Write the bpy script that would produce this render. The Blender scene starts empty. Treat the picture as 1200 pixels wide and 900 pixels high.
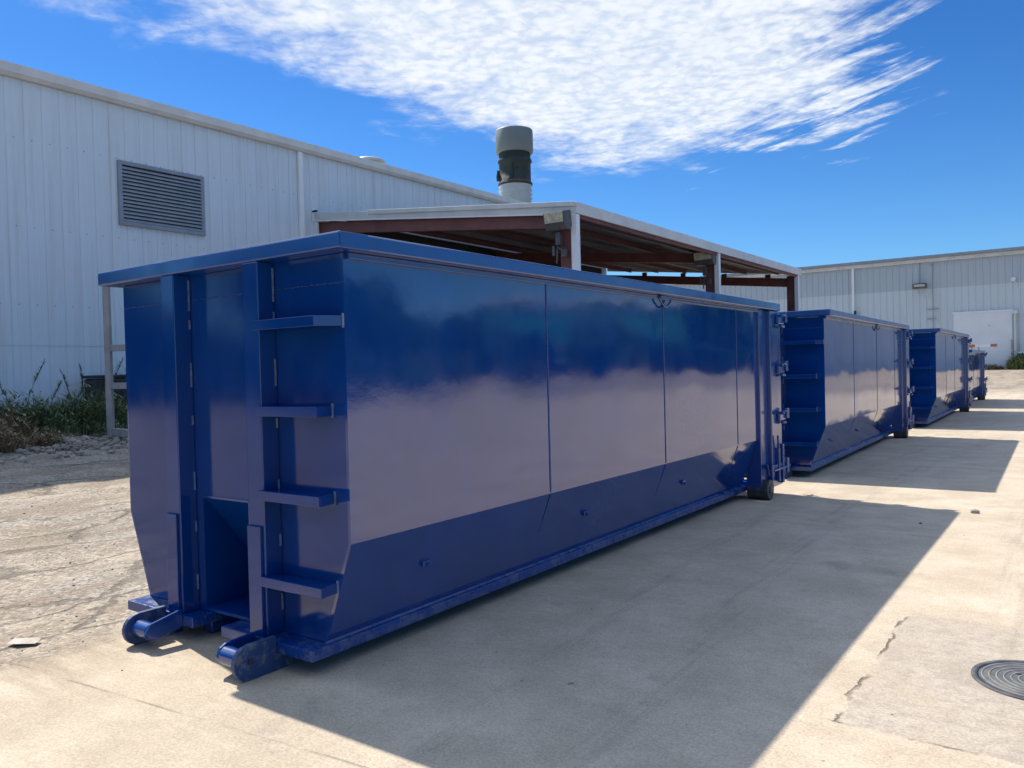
import bpy, bmesh, math, random
from mathutils import Vector, Matrix
R = math.radians
random.seed(7)
S = bpy.context.scene
COL = S.collection

# ------------------------------------------------------------------ helpers
class MB:
    """collects shapes and links them as one mesh object"""
    def __init__(s): s.v = []; s.f = []; s.sm = []
    def add(s, vs, fs, smooth=False):
        n = len(s.v); s.v += [tuple(v) for v in vs]
        for f in fs: s.f.append(tuple(i + n for i in f)); s.sm.append(smooth)
        return s
    def box(s, x0, x1, y0, y1, z0, z1):
        vs = [(x, y, z) for x in (x0, x1) for y in (y0, y1) for z in (z0, z1)]
        return s.add(vs, [(0,1,3,2),(4,6,7,5),(0,4,5,1),(2,3,7,6),(0,2,6,4),(1,5,7,3)])
    def prism(s, poly, axis, a, b):
        """poly of 2D points extruded along axis: x->(y,z), y->(x,z), z->(x,y)"""
        def P(p, t):
            return (t, p[0], p[1]) if axis == 'x' else (p[0], t, p[1]) if axis == 'y' else (p[0], p[1], t)
        n = len(poly)
        vs = [P(p, a) for p in poly] + [P(p, b) for p in poly]
        fs = [tuple(range(n))[::-1], tuple(range(n, 2*n))] + [(i, (i+1) % n, n+(i+1) % n, n+i) for i in range(n)]
        return s.add(vs, fs)
    def cyl(s, p, q, r, n=16, r2=None, caps=True):
        p = Vector(p); q = Vector(q); d = (q-p).normalized()
        u = d.orthogonal().normalized(); w = d.cross(u); r2 = r if r2 is None else r2
        a = [p + (u*math.cos(t)+w*math.sin(t))*r for t in [2*math.pi*i/n for i in range(n)]]
        b = [q + (u*math.cos(t)+w*math.sin(t))*r2 for t in [2*math.pi*i/n for i in range(n)]]
        m = len(s.v)
        s.add(a+b, [(i, (i+1) % n, n+(i+1) % n, n+i) for i in range(n)], True)
        if caps: s.add(a, [tuple(range(n))[::-1]]); s.add(b, [tuple(range(n))])
        return s
    def lathe(s, c, prof, n=32):
        vs = []; fs = []
        for r, z in prof:
            for i in range(n):
                t = 2*math.pi*i/n; vs.append((c[0]+r*math.cos(t), c[1]+r*math.sin(t), c[2]+z))
        for k in range(len(prof)-1):
            for i in range(n):
                j = (i+1) % n; fs.append((k*n+i, k*n+j, (k+1)*n+j, (k+1)*n+i))
        s.add(vs, fs, True)
        return s
    def tube(s, pts, r, n=8):
        pts = [Vector(p) for p in pts]; vs = []; fs = []
        for k, p in enumerate(pts):
            d = (pts[min(k+1, len(pts)-1)] - pts[max(k-1, 0)]).normalized()
            u = d.cross(Vector((0.13, 0.31, 0.94))).normalized(); w = d.cross(u)
            rr = r[k] if isinstance(r, (list, tuple)) else r
            for i in range(n):
                t = 2*math.pi*i/n; vs.append(p+(u*math.cos(t)+w*math.sin(t))*rr)
        for k in range(len(pts)-1):
            for i in range(n):
                j = (i+1) % n; fs.append((k*n+i, k*n+j, (k+1)*n+j, (k+1)*n+i))
        s.add(vs, fs, True)
        s.add(vs[:n], [tuple(range(n))[::-1]]); s.add(vs[-n:], [tuple(range(n))])
        return s
    def build(s, name, mat, parent=None, bevel=0, fix=True):
        me = bpy.data.meshes.new(name); me.from_pydata(s.v, [], s.f)
        me.polygons.foreach_set('use_smooth', s.sm)
        if fix:
            bm = bmesh.new(); bm.from_mesh(me); bmesh.ops.recalc_face_normals(bm, faces=bm.faces); bm.to_mesh(me); bm.free()
        me.materials.append(mat); me.update()
        o = bpy.data.objects.new(name, me); COL.objects.link(o)
        if parent: o.parent = parent
        if bevel:
            b = o.modifiers.new('bevel', 'BEVEL'); b.width = bevel; b.segments = 2; b.limit_method = 'ANGLE'; b.angle_limit = R(40)
        return o

def tag(o, label=None, cat=None, group=None, kind=None):
    if label: o['label'] = label
    if cat: o['category'] = cat
    if group: o['group'] = group
    if kind: o['kind'] = kind
    return o
def thing(name, label, cat, loc=(0,0,0), rz=0, group=None):
    o = bpy.data.objects.new(name, None); COL.objects.link(o); o.empty_display_size = .3
    o.location = loc; o.rotation_euler = (0, 0, rz)
    return tag(o, label, cat, group)
def copy_tree(o, parent=None):
    c = o.copy(); COL.objects.link(c)
    if parent: c.parent = parent
    for ch in list(o.children): copy_tree(ch, c)
    return c

# ------------------------------------------------------------------ material helpers
class NT:
    def __init__(s, nt): s.nt = nt; s.n = nt.nodes; s.l = nt.links
    def new(s, t, **k):
        n = s.n.new(t)
        for a, v in k.items(): setattr(n, a, v)
        return n
    def put(s, sock, v):
        if v is None: return
        if hasattr(v, 'is_output'): s.l.new(v, sock)
        else: sock.default_value = v
    def math(s, op, a, b=None, c=None, clamp=False):
        n = s.new('ShaderNodeMath', operation=op, use_clamp=clamp)
        s.put(n.inputs[0], a); s.put(n.inputs[1], b); s.put(n.inputs[2], c)
        return n.outputs[0]
    def vmath(s, op, a, b=None):
        n = s.new('ShaderNodeVectorMath', operation=op)
        s.put(n.inputs[0], a); s.put(n.inputs[1], b)
        return n.outputs['Value'] if op in ('DOT_PRODUCT', 'LENGTH') else n.outputs[0]
    def noise(s, vec, scale, detail=4, rough=.55, dist=0, out='Fac'):
        n = s.new('ShaderNodeTexNoise')
        s.put(n.inputs['Vector'], vec); s.put(n.inputs['Scale'], scale); s.put(n.inputs['Detail'], detail)
        s.put(n.inputs['Roughness'], rough); s.put(n.inputs['Distortion'], dist)
        return n.outputs[out]
    def voro(s, vec, scale, feature='F1', out='Distance', rand=1):
        n = s.new('ShaderNodeTexVoronoi', feature=feature)
        s.put(n.inputs['Vector'], vec); s.put(n.inputs['Scale'], scale); s.put(n.inputs['Randomness'], rand)
        return n.outputs[out]
    def mapr(s, v, a, b, c=0., d=1., smooth=True):
        n = s.new('ShaderNodeMapRange', interpolation_type='SMOOTHSTEP' if smooth else 'LINEAR')
        s.put(n.inputs[0], v); s.put(n.inputs[1], a); s.put(n.inputs[2], b); s.put(n.inputs[3], c); s.put(n.inputs[4], d)
        return n.outputs[0]
    def mix(s, f, a, b, mode='MIX'):
        n = s.new('ShaderNodeMix', data_type='RGBA', blend_type=mode)
        s.put(n.inputs[0], f)
        for i, v in ((6, a), (7, b)):
            if isinstance(v, tuple) and len(v) == 3: v = v + (1,)
            s.put(n.inputs[i], v)
        return n.outputs[2]
    def bump(s, h, strength=.3, dist=.01, normal=None):
        n = s.new('ShaderNodeBump')
        s.put(n.inputs['Height'], h); s.put(n.inputs['Strength'], strength); s.put(n.inputs['Distance'], dist); s.put(n.inputs['Normal'], normal)
        return n.outputs[0]
    def scale(s, vec, xyz):
        n = s.new('ShaderNodeMapping'); s.put(n.inputs['Vector'], vec); n.inputs['Scale'].default_value = xyz
        return n.outputs[0]

def material(name):
    m = bpy.data.materials.new(name); m.use_nodes = True
    t = NT(m.node_tree); b = t.n['Principled BSDF']
    return m, t, b
def pos(t):
    return t.new('ShaderNodeNewGeometry').outputs['Position']
def objc(t):
    return t.new('ShaderNodeTexCoord').outputs['Object']

def simple(name, col, rough=.5, metal=0, var=.12, nscale=3, bump=0, bscale=60, spec=.5):
    m, t, b = material(name)
    c = objc(t)
    n = t.noise(c, nscale, 6, .6)
    f = t.mapr(n, .3, .7)
    lo = tuple(x*(1-var) for x in col); hi = tuple(min(1, x*(1+var)) for x in col)
    t.put(b.inputs['Base Color'], t.mix(f, lo, hi))
    t.put(b.inputs['Roughness'], t.mapr(t.noise(c, nscale*4, 4), .3, .7, rough*.85, min(1, rough*1.15)))
    b.inputs['Metallic'].default_value = metal
    b.inputs['Specular IOR Level'].default_value = spec
    if bump:
        t.put(b.inputs['Normal'], t.bump(t.noise(c, bscale, 4), bump, .005))
    return m

M = {}
def paint(name, base, rough, wav, ior=1.62, dust=0):
    """glossy blue enamel on sheet steel: orange peel, oil canning, weld grime"""
    m, t, b = material(name)
    c = objc(t)
    big = t.noise(t.scale(c, (.8, .62, .75)), 1.1, 2, .4)
    mid = t.noise(c, 5, 5, .6)
    peel = t.noise(c, 260, 2, .5)
    blot = t.mapr(t.noise(c, 2.2, 6, .65), .35, .7)
    bc = t.mix(blot, base, tuple(x*1.18 for x in base))
    rg = t.mapr(t.noise(t.scale(c, (1, 1, .4)), 3, 7, .65), .3, .72, rough*.7, rough*1.4)
    if dust:
        df = t.math('MULTIPLY', t.mapr(t.noise(c, 9, 9, .75), .46, .66), dust)
        bc = t.mix(df, bc, (.14, .155, .19)); rg = t.math('ADD', rg, t.math('MULTIPLY', df, .5))
    t.put(b.inputs['Base Color'], bc)
    t.put(b.inputs['Roughness'], rg)
    b.inputs['IOR'].default_value = ior
    h = t.math('ADD', t.math('MULTIPLY', big, wav), t.math('MULTIPLY', mid, wav*.03))
    n1 = t.bump(h, 1, 1)
    n2 = t.bump(peel, .03, .0006, n1)
    t.put(b.inputs['Normal'], n2)
    return m
BLUE = (.0013, .037, .195)
M['paint'] = paint('blue_enamel', BLUE, .08, .020, 1.95)
M['paint_frame'] = paint('blue_enamel_frame', BLUE, .17, .002, 1.9)
M['paint_dusty'] = paint('dusty_blue_enamel', BLUE, .25, .003, 1.7, .55)
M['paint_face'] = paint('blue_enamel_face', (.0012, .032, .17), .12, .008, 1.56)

# scuffed paint on wheels and shoes
m, t, b = material('scuffed_blue')
c = objc(t)
f = t.mapr(t.noise(c, 14, 8, .7), .48, .62)
t.put(b.inputs['Base Color'], t.mix(f, (.018, .05, .15), (.12, .135, .17)))
b.inputs['Roughness'].default_value = .5
t.put(b.inputs['Normal'], t.bump(t.noise(c, 40, 5), .3, .004))
M['scuff'] = m
M['tyre'] = simple('steel_wheel', (.055, .06, .07), .55, .3, .4, 12, .3, 40)
M['weld'] = simple('weld_bead', (.012, .04, .19), .3, 0, .2, 20, .6, 120)
M['weld_bright'] = simple('bright_weld', (.16, .22, .36), .35, .3, .3, 30, .5, 200)
M['wall'] = None

# ribbed white siding with faint streaks
def siding(name, col, streak, zlo=None, col2=None):
    m, t, b = material(name)
    p = pos(t)
    st = t.noise(t.scale(p, (3, 3, .12)), 2.0, 6, .6)
    bl = t.noise(p, .35, 5, .6)
    base = col
    if col2:
        sep = t.new('ShaderNodeSeparateXYZ'); t.put(sep.inputs[0], p)
        f = t.mapr(sep.outputs[2], zlo-.02, zlo+.02)
        base = t.mix(f, col, col2)
    cc = t.mix(t.math('MULTIPLY', t.mapr(st, .45, .75), streak), base, (.42, .40, .36))
    cc = t.mix(t.math('MULTIPLY', t.mapr(bl, .4, .7), .18), cc, (.55, .56, .57))
    t.put(b.inputs['Base Color'], cc)
    b.inputs['Roughness'].default_value = .45
    return m
M['wall'] = siding('white_ribbed_siding', (.63, .71, .775), .35)
M['wall_far'] = siding('pale_ribbed_siding', (.56, .63, .66), .12, 7.45, (.43, .49, .53))
M['trim'] = simple('white_trim', (.62, .62, .60), .45, 0, .08, 2)
M['trim_white'] = simple('bright_white_trim', (.78, .79, .80), .4, 0, .05, 2)
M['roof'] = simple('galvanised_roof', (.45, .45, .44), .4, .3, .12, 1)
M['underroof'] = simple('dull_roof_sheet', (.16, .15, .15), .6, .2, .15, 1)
M['redox'] = simple('red_oxide_steel', (.17, .060, .052), .55, 0, .22, 2.5, .1, 50)
M['redox_dark'] = simple('red_oxide_purlin', (.11, .045, .042), .6, 0, .22, 2.5)
M['louver'] = simple('grey_louver', (.27, .30, .34), .45, .2, .1, 3)
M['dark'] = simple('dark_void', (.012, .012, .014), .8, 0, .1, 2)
M['black'] = simple('black_plastic', (.014, .015, .017), .5, 0, .3, 4)
M['lamp_body'] = simple('bronze_lamp_housing', (.10, .10, .105), .45, .2, .2, 8)
M['lens'] = simple('floodlight_lens', (.50, .46, .34), .25, 0, .25, 9)
M['grey_cap'] = simple('grey_stack_cap', (.155, .18, .18), .55, .1, .10, 1)
M['green_stack'] = simple('dark_green_stack', (.020, .036, .034), .8, .0, .3, 1.5)
M['ribduct'] = simple('pale_ribbed_duct', (.38, .41, .41), .5, .0, .10, 2)
M['rust'] = simple('rust', (.20, .06, .03), .8, 0, .4, 10)
M['tan_steel'] = simple('weathered_tan_steel', (.33, .32, .31), .55, .1, .18, 4)
M['door_white'] = simple('white_panel_door', (.74, .76, .78), .45, 0, .04, .6)
M['orange'] = simple('orange_stripe', (.42, .16, .07), .6, 0, .1, 4)
M['grey_steel'] = simple('grey_conduit', (.33, .34, .35), .4, .4, .15, 6)
M['stone'] = simple('pale_stone', (.30, .26, .21), .9, 0, .45, 1.3, .4, 40)
M['paper'] = simple('pale_scrap', (.46, .40, .34), .8, 0, .1, 12)
M['leafdry'] = simple('dark_dry_leaf', (.05, .04, .03), .8, 0, .3, 30)

# ------------------------------------------------------------------ terrain
def zg(x, y):
    a = max(0., -3.-x); z = .08*min(a, 12)*(a/(a+.6) if a > 0 else 0)
    tt = min(max((y-35)/35, 0), 1)
    return z + .8*tt

def ground_material():
    m, t, b = material('yard_ground')
    p = pos(t)
    sep = t.new('ShaderNodeSeparateXYZ'); t.put(sep.inputs[0], p); X, Y, Z = sep.outputs
    n_big = t.noise(p, .35, 6, .6); n_mid = t.noise(p, 1.7, 8, .65); n_fine = t.noise(p, 11, 8, .7); n_gr = t.noise(p, 70, 5, .7)
    streak = t.noise(t.scale(p, (.5, 3.2, 1)), 1.2, 8, .65)
    # concrete
    cc = t.mix(t.mapr(n_mid, .3, .72), (.455, .375, .28), (.60, .505, .39))
    cc = t.mix(t.math('MULTIPLY', t.mapr(n_big, .45, .68), .45), cc, (.39, .33, .25))
    cc = t.mix(t.math('MULTIPLY', t.mapr(streak, .52, .74), .45), cc, (.62, .54, .42))
    cc = t.mix(t.math('MULTIPLY', t.mapr(n_fine, .50, .70), .32), cc, (.35, .29, .225))
    grain = t.math('MULTIPLY', t.mapr(n_gr, .3, .7, .80, 1.18), t.mapr(t.noise(p, 24, 6, .7), .32, .68, .94, 1.05))
    # worn patch round the manhole
    wob = t.math('MULTIPLY', t.math('SUBTRACT', t.noise(p, 2.2, 8, .68), .5), .22)
    wob2 = t.math('MULTIPLY', t.math('SUBTRACT', t.noise(t.vmath('ADD', p, (7.3, 2.1, 0)), 2.2, 8, .68), .5), .16)
    xw = t.math('ADD', X, wob); yw = t.math('ADD', Y, wob2)
    inx = t.math('MULTIPLY', t.mapr(xw, 2.33, 2.36), t.mapr(xw, 4.40, 4.43, 1, 0))
    iny = t.math('MULTIPLY', t.mapr(yw, .83, .86), t.mapr(yw, 2.80, 2.85, 1, 0))
    patch = t.math('MULTIPLY', inx, iny)
    worn = t.mix(t.mapr(n_fine, .35, .65), (.335, .285, .235), (.47, .41, .34))
    worn = t.mix(t.math('MULTIPLY', t.mapr(streak, .5, .75), .4), worn, (.56, .50, .42))
    cc = t.mix(t.math('MULTIPLY', patch, t.mapr(n_mid, .3, .6, .35, .85)), cc, worn)
    def line(v, c, w, frac=None):
        w = w*.6
        d = t.math('ABSOLUTE', t.math('SUBTRACT', v, c))
        f = t.mapr(d, w*.25, w, 1, 0)
        return t.math('MULTIPLY', f, frac) if frac is not None else f
    broken = t.mapr(t.noise(p, 3.1, 4), .38, .58)
    l1 = t.math('MULTIPLY', line(xw, 2.335, .022, broken), iny)
    l2 = t.math('MULTIPLY', line(yw, .845, .018, broken), t.mapr(xw, 2.3, 2.36))
    # construction joints across the apron, slightly skewed, every six metres
    js = t.math('SUBTRACT', Y, t.math('MULTIPLY', X, .1))
    js = t.math('ADD', js, t.math('MULTIPLY', t.math('SUBTRACT', t.noise(p, 1.3, 6), .5), .05))
    jm = t.math('WRAP', js, 3.0, -3.0)  # joint where js = 5.25 + 6k
    jm = t.math('ABSOLUTE', t.math('SUBTRACT', jm, -.75))
    jf = t.math('MULTIPLY', t.mapr(jm, .002, .009, 1, 0), t.mapr(t.noise(p, 2.0, 3), .38, .6, .08, .6))
    # dirt and broken paving on the warehouse side
    gravel = t.voro(p, 34); gcol = t.voro(p, 34, out='Color')
    gv = t.new('ShaderNodeSeparateColor'); t.put(gv.inputs[0], gcol)
    dc = t.mix(t.mapr(n_mid, .3, .7), (.235, .185, .135), (.44, .365, .28))
    dc = t.mix(t.math('MULTIPLY', t.mapr(n_big, .42, .62), .6), dc, (.29, .26, .225))
    dc = t.mix(t.math('MULTIPLY', t.mapr(n_fine, .48, .66), .55), dc, (.16, .13, .10))
    dc = t.mix(t.math('MULTIPLY', t.mapr(gv.outputs[0], .55, .9), .55), dc, (.50, .45, .37))
    dc = t.mix(t.math('MULTIPLY', t.mapr(gv.outputs[1], .72, .95), .6), dc, (.14, .125, .11))
    band = t.noise(t.scale(p, (1.1, .22, 1)), 1.3, 7, .62)
    dc = t.mix(t.math('MULTIPLY', t.mapr(band, .48, .62), .6), dc, (.20, .15, .105))
    # long cracks and tyre ridges that run with the yard
    cw = t.vmath('ADD', t.scale(p, (1.15, .42, 1)), t.scale(t.noise(p, 1.6, 7, .65, out='Color'), (.55, .55, 0)))
    ce = t.voro(cw, 1.0, 'DISTANCE_TO_EDGE')
    crack = t.math('MULTIPLY', t.mapr(ce, .006, .030, 1, 0), t.mapr(t.noise(p, .9, 3), .36, .52))
    # blend
    edge = t.math('ADD', X, t.math('MULTIPLY', t.math('SUBTRACT', t.noise(p, 1.4, 8, .7), .5), .9))
    sand = t.mapr(Y, 36, 44)
    dirt = t.math('MAXIMUM', t.mapr(edge, -2.12, -1.80, 1, 0), sand)
    smear = t.math('MULTIPLY', t.mapr(edge, -1.9, -.5, .75, 0), t.mapr(streak, .38, .62))
    cc = t.mix(smear, cc, (.30, .235, .165))
    stain = t.mapr(t.math('ADD', t.noise(p, .8, 4), t.math('MULTIPLY', n_fine, .12)), .66, .74, 0, .35)
    cc = t.mix(stain, cc, (.25, .215, .175))
    tw = t.math('ADD', X, t.math('MULTIPLY', t.math('SINE', t.math('MULTIPLY', Y, .22)), .5))
    ty = t.math('MAXIMUM', line(tw, 1.55, .30), t.math('MAXIMUM', line(tw, 3.25, .34), line(tw, .85, .20)))
    ty = t.math('MULTIPLY', ty, t.mapr(t.noise(t.scale(p, (6, .5, 1)), 2, 5, .7), .42, .68, 0, .30))
    cc = t.mix(ty, cc, (.21, .18, .15))
    col = t.mix(dirt, cc, dc)
    lines = t.math('MAXIMUM', t.math('MAXIMUM', l1, l2), jf)
    lines = t.math('MULTIPLY', lines, t.math('SUBTRACT', 1, dirt))
    lines = t.math('MAXIMUM', lines, t.math('MULTIPLY', crack, t.math('MULTIPLY', dirt, t.math('SUBTRACT', 1, sand))))
    col = t.mix(t.math('MULTIPLY', lines, .72), col, (.10, .085, .07))
    # dark specks and smears
    sp = t.voro(p, 2.4); spn = t.noise(p, 22, 3)
    spots = t.mapr(t.math('ADD', sp, t.math('MULTIPLY', spn, .05)), .045, .055, .7, 0)
    col = t.mix(spots, col, (.13, .115, .10))
    col = t.mix(1., col, grain, 'MULTIPLY')
    # far ground is dry grass and sand
    far = t.mapr(t.math('MAXIMUM', t.math('ABSOLUTE', X), Y), 60, 130)
    col = t.mix(far, col, t.mix(t.mapr(n_big, .4, .6), (.34, .29, .19), (.46, .40, .28)))
    t.put(b.inputs['Base Color'], col)
    b.inputs['Roughness'].default_value = .85
    b.inputs['Specular IOR Level'].default_value = .3
    h = t.math('ADD', t.math('MULTIPLY', n_gr, .0025), t.math('MULTIPLY', n_fine, .006))
    h = t.math('ADD', h, t.math('MULTIPLY', t.math('MULTIPLY', t.math('SUBTRACT', .6, gravel), .012), dirt))
    h = t.math('ADD', h, t.math('MULTIPLY', t.math('MULTIPLY', n_mid, .05), dirt))
    h = t.math('SUBTRACT', h, t.math('MULTIPLY', lines, .012))
    t.put(b.inputs['Normal'], t.bump(h, .8, 1))
    return m

def axis(pts):
    out = []
    for (a, b, n) in pts: out += [a+(b-a)*i/n for i in range(n)]
    return out + [pts[-1][1]]
xs = axis([(-900, -60, 8), (-60, -16, 10), (-16, -1.5, 70), (-1.5, 6, 16), (6, 60, 10), (60, 900, 8)])
ys = axis([(-900, -60, 8), (-60, -6, 10), (-6, 14, 70), (14, 80, 40), (80, 1200, 8)])
from mathutils import noise as mn
def bumpy(x, y):
    z = zg(x, y)
    if x < -1.9 and -8 < y < 16 and x > -16:
        k = min(1, (-1.9-x)/2)
        z += k*(.05*mn.noise((x*.9, y*.5, 3.3)) + .03*mn.noise((x*2.3, y*1.7, 1.3))) + (.10*max(0, mn.noise((x*1.1, y*1.1, 8))) if x < -9.4 else 0)
    return z
g = MB(); nx = len(xs)
vs = [(x, y, bumpy(x, y)) for y in ys for x in xs]
fs = [(j*nx+i, j*nx+i+1, (j+1)*nx+i+1, (j+1)*nx+i) for j in range(len(ys)-1) for i in range(nx-1)]
g.add(vs, fs, True)
M['ground'] = ground_material()
tag(g.build('ground', M['ground'], fix=False), 'tan concrete apron merging into dirt and broken paving', None, kind='structure')

# ------------------------------------------------------------------ roll-off dumpster
W, INS, OX, OY = 2.30, .223, .113, .127
def make_dumpster(label, L=7.37, H=2.465, zk=.753, seams=(2.03, 4.08, 6.05)):
    root = thing('roll_off_dumpster', label, 'dumpster', group='blue roll-off dumpsters in a row')
    zb, RH = .165, .093
    zt = H-RH
    y1 = L-.62                       # tub ends at the rear bulkhead
    th = .02
    # ---- tub: one bent sheet (sides, bends, floor), open at the top
    def sect(d): return [(0-d, zt-.004), (0-d, zk+d*.2), (-INS-d*.8, zb+.005+d), (-W+INS+d*.8, zb+.005+d), (-W+d, zk+d*.2), (-W+d, zt-.004)]
    o_, i_ = sect(0), sect(th)
    t_ = MB()
    n = len(o_)
    ring = o_ + i_[::-1]
    vs = [(p[0], -.001, p[1]) for p in ring] + [(p[0], y1, p[1]) for p in ring]
    k = len(ring)
    fs = []
    for i in range(k): fs.append((i, (i+1) % k, k+(i+1) % k, k+i))
    for i in range(n-1):                 # end strips
        a, b_ = i, i+1; c_, d_ = k-1-(i+1), k-1-i
        fs.append((a, b_, c_, d_)); fs.append((k+a, k+d_, k+c_, k+b_))
    t_.add(vs, fs)
    tub = t_.build('tub', M['paint'], root)
    # ---- vertical laps between the side sheets
    for sx in (0, 1):
        for y in seams:
            s_ = MB(); w = .007
            def X(x): return x if sx == 0 else -W-x
            for (xa, za), (xb, zb_) in (((0, zt-.01), (0, zk+.01)), ((0, zk-.01), (-INS, zb+.02))):
                e = .004 if za > zk else .0015
                s_.add([(X(xa+e), y-w, za), (X(xa+e), y+w, za), (X(xb+e), y+w+(.0), zb_), (X(xb+e), y-w, zb_),
                        (X(xa-.003), y-w, za), (X(xa-.003), y+w, za), (X(xb-.003), y+w, zb_), (X(xb-.003), y-w, zb_)],
                       [(0,1,2,3), (0,4,5,1), (1,5,6,2), (2,6,7,3), (3,7,4,0)])
            s_.build('sheet_seam', M['weld'], root)
    # ---- front wall with the slanted hook pocket
    px0, px1, pz = -1.395, -.905, .92
    f_ = MB()
    A = [(-W+INS, zb), (px0, zb), (px0, pz), (px1, pz), (px1, zb), (-INS, zb), (0, zk), (0, zt-.004), (-W, zt-.004), (-W, zk)]
    lp = [A[0], A[1], A[2], (px0, zt-.004), A[8], A[9]]
    mp = [A[2], A[3], (px1, zt-.004), (px0, zt-.004)]
    rp = [A[4], A[5], A[6], A[7], (px1, zt-.004), A[3]]
    for poly in (lp, mp, rp): f_.add([(p[0], 0, p[1]) for p in poly], [tuple(range(len(poly)))])
    D = .62
    f_.add([(px0, 0, pz), (px1, 0, pz), (px1, D, zb), (px0, D, zb), (px0, 0, zb), (px1, 0, zb)],
           [(0, 1, 2, 3), (0, 3, 4), (1, 5, 2)])
    fw_ = f_.build('front_wall', M['paint_face'], root, fix=False)
    e_ = MB(); e_.box(px0-.004, px1+.01, -.008, -.001, pz-.004, pz+.01); e_.box(px1-.002, px1+.016, -.008, -.001, zb+.01, pz+.008)
    e_.build('pocket_edge', M['paint_frame'], fw_)
    # horizontal sheet joint high on the front wall
    zj = 2.21*H/2.465
    for a, b_ in ((-W+.01, -1.625), (-1.465, -.76), (-.60, -.006)):
        j_ = MB(); N = 26
        for i in range(N):
            xa, xb = a+(b_-a)*i/N, a+(b_-a)*(i+1)/N
            dz = .0016*math.sin(i*2.3+a*9)+.0012*math.sin(i*5.1); hh = .0028+.0012*math.sin(i*3.7); j_.box(xa, xb, -.003, 0, zj+dz-hh, zj+dz+hh)
        j_.build('sheet_joint', M['weld'], root)
    # ---- two upright channels
    for x0, x1 in ((-1.615, -1.47), (-.745, -.60)):
        p_ = MB(); p_.box(x0, x1, -.122, -.001, .166, zt-.001); po = p_.build('front_post', M['paint_face'], root, .006)
        s_ = MB(); s_.box(x0+.004, x0+.125, -.142, -.1225, .167, .815*H/2.465+.0); s_.build('stiffener_plate', M['paint_face'], po, .003)
        for zc, ln in ((.35, .10), (.72, .07), (1.02, .12), (1.42, .06), (1.72, .16), (2.05, .06), (2.24, .20)):
            if zc < H-.2:
                q_ = MB(); q_.box(x1-.002, x1+.006, -.018, -.012+.004, zc-ln/2, zc+ln/2); q_.build('weld_bead', M['weld_bright'], po)
    # ---- ladder rungs: flat bar bent back to the wall
    rz = [z for z in (1.996, 1.495, 1.002, .497) if z < H-.3]
    for i, z in enumerate(rz):
        xe = -.008 if z > 1.9 else -.115
        r_ = MB(); hh = .029
        o1 = [(-.625, -.145), (-.092, -.145), (xe, -.003), (xe-.03, -.003), (-.106, -.118), (-.598, -.118), (-.598, -.123), (-.625, -.123)]
        r_.prism(o1, 'z', z-hh, z+hh)
        # tray-like top skin, as the bent bars have
        r_.prism([(-.60, -.117), (-.107, -.117), (xe-.032, -.004), (-.60, -.004)], 'z', z+hh-.012, z+hh-.006)
        rg = r_.build('ladder_rung', M['paint_face'], root, .003)
        w_ = MB(); w_.box(xe-.002, xe+.005, -.014, -.002, z-hh-.01, z+hh+.012); w_.build('weld_bead', M['weld_bright'], rg)
    # ---- top rail: box tube mitred all round
    t_ = MB()
    xo0, xo1, yo0, yo1 = -W-OX, OX, -OY, L
    q = .115
    outer = [(xo0, yo0), (xo1, yo0), (xo1, yo1), (xo0, yo1)]
    inner = [(xo0+q+.1, yo0+q+.06), (xo1-q-.1, yo0+q+.06), (xo1-q-.1, yo1-q), (xo0+q+.1, yo1-q)]
    vs = [(x, y, z) for z in (zt, H) for (x, y) in outer+inner]
    fs = []
    for i in range(4):
        j = (i+1) % 4
        fs += [(i, j, 4+j, 4+i), (8+i, 12+i, 12+j, 8+j), (i, 8+i, 8+j, j), (4+i, 4+j, 12+j, 12+i)]
    t_.add(vs, fs); tr = t_.build('top_rail', M['paint_frame'], root, .011)
    c_ = MB(); c_.box(xo1+.001, xo1+.006, yo0+.004, yo0+.21, zt+.004, H-.004); c_.build('corner_cap', M['paint_frame'], tr, .002)
    # lip under the rail
    l_ = MB(); l_.box(.001, .030, .02, y1, zt-.035, zt-.001); l_.box(-W-.030, -W-.001, .02, y1, zt-.035, zt-.001); l_.build('rail_lip', M['paint_frame'], tr, .003)
    # ---- floor frame with notch for the hook
    fr = MB()
    bx0, bx1 = -W+INS-.04, -INS+.04
    poly = [(bx0, -.145), (-1.335, -.145), (-1.335, .5), (-1.03, .5), (-1.03, -.145), (bx1, -.145), (bx1, y1+.05), (bx0, y1+.05)]
    lp = [poly[0], poly[1], poly[2], (-1.335, y1+.05), poly[7]]
    fr.prism([(bx0, -.145), (-1.335, -.145), (-1.335, .5), (-1.335, y1+.05), (bx0, y1+.05)], 'z', .098, zb-.001)
    fr.prism([(-1.03, -.145), (bx1, -.145), (bx1, y1+.05), (-1.03, y1+.05), (-1.03, .5)], 'z', .098, zb-.001)
    fr.box(-1.334, -1.031, .5, y1+.05, .098, zb-.002)
    flo = fr.build('floor_frame', M['paint_dusty'], root, .006)
    w_ = MB()                                              # long fillet weld along the floor edge
    N = 90
    for i in range(N):
        ya = -.02+(y1+.02)*i/N; yb = -.02+(y1+.02)*(i+1)/N
        r = .010+.0015*math.sin(i*3.1)
        w_.add([(-INS+.004, ya, zb-.001), (-INS+.004+r, ya, zb-.001), (-INS-.004, ya, zb+r+.004), (-INS+.004, yb, zb-.001), (-INS+.004+r, yb, zb-.001), (-INS-.004, yb, zb+r+.004)],
               [(0,1,2), (5,4,3), (0,3,4,1), (1,4,5,2), (2,5,3,0)])
    w_.build('fillet_weld', M['paint_dusty'], flo)
    for x in (-.86, -1.44):
        k_ = MB(); k_.box(x-.05, x+.05, .03, y1, .012, .097); k_.build('main_rail', M['paint_frame'], root, .005)
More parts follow.
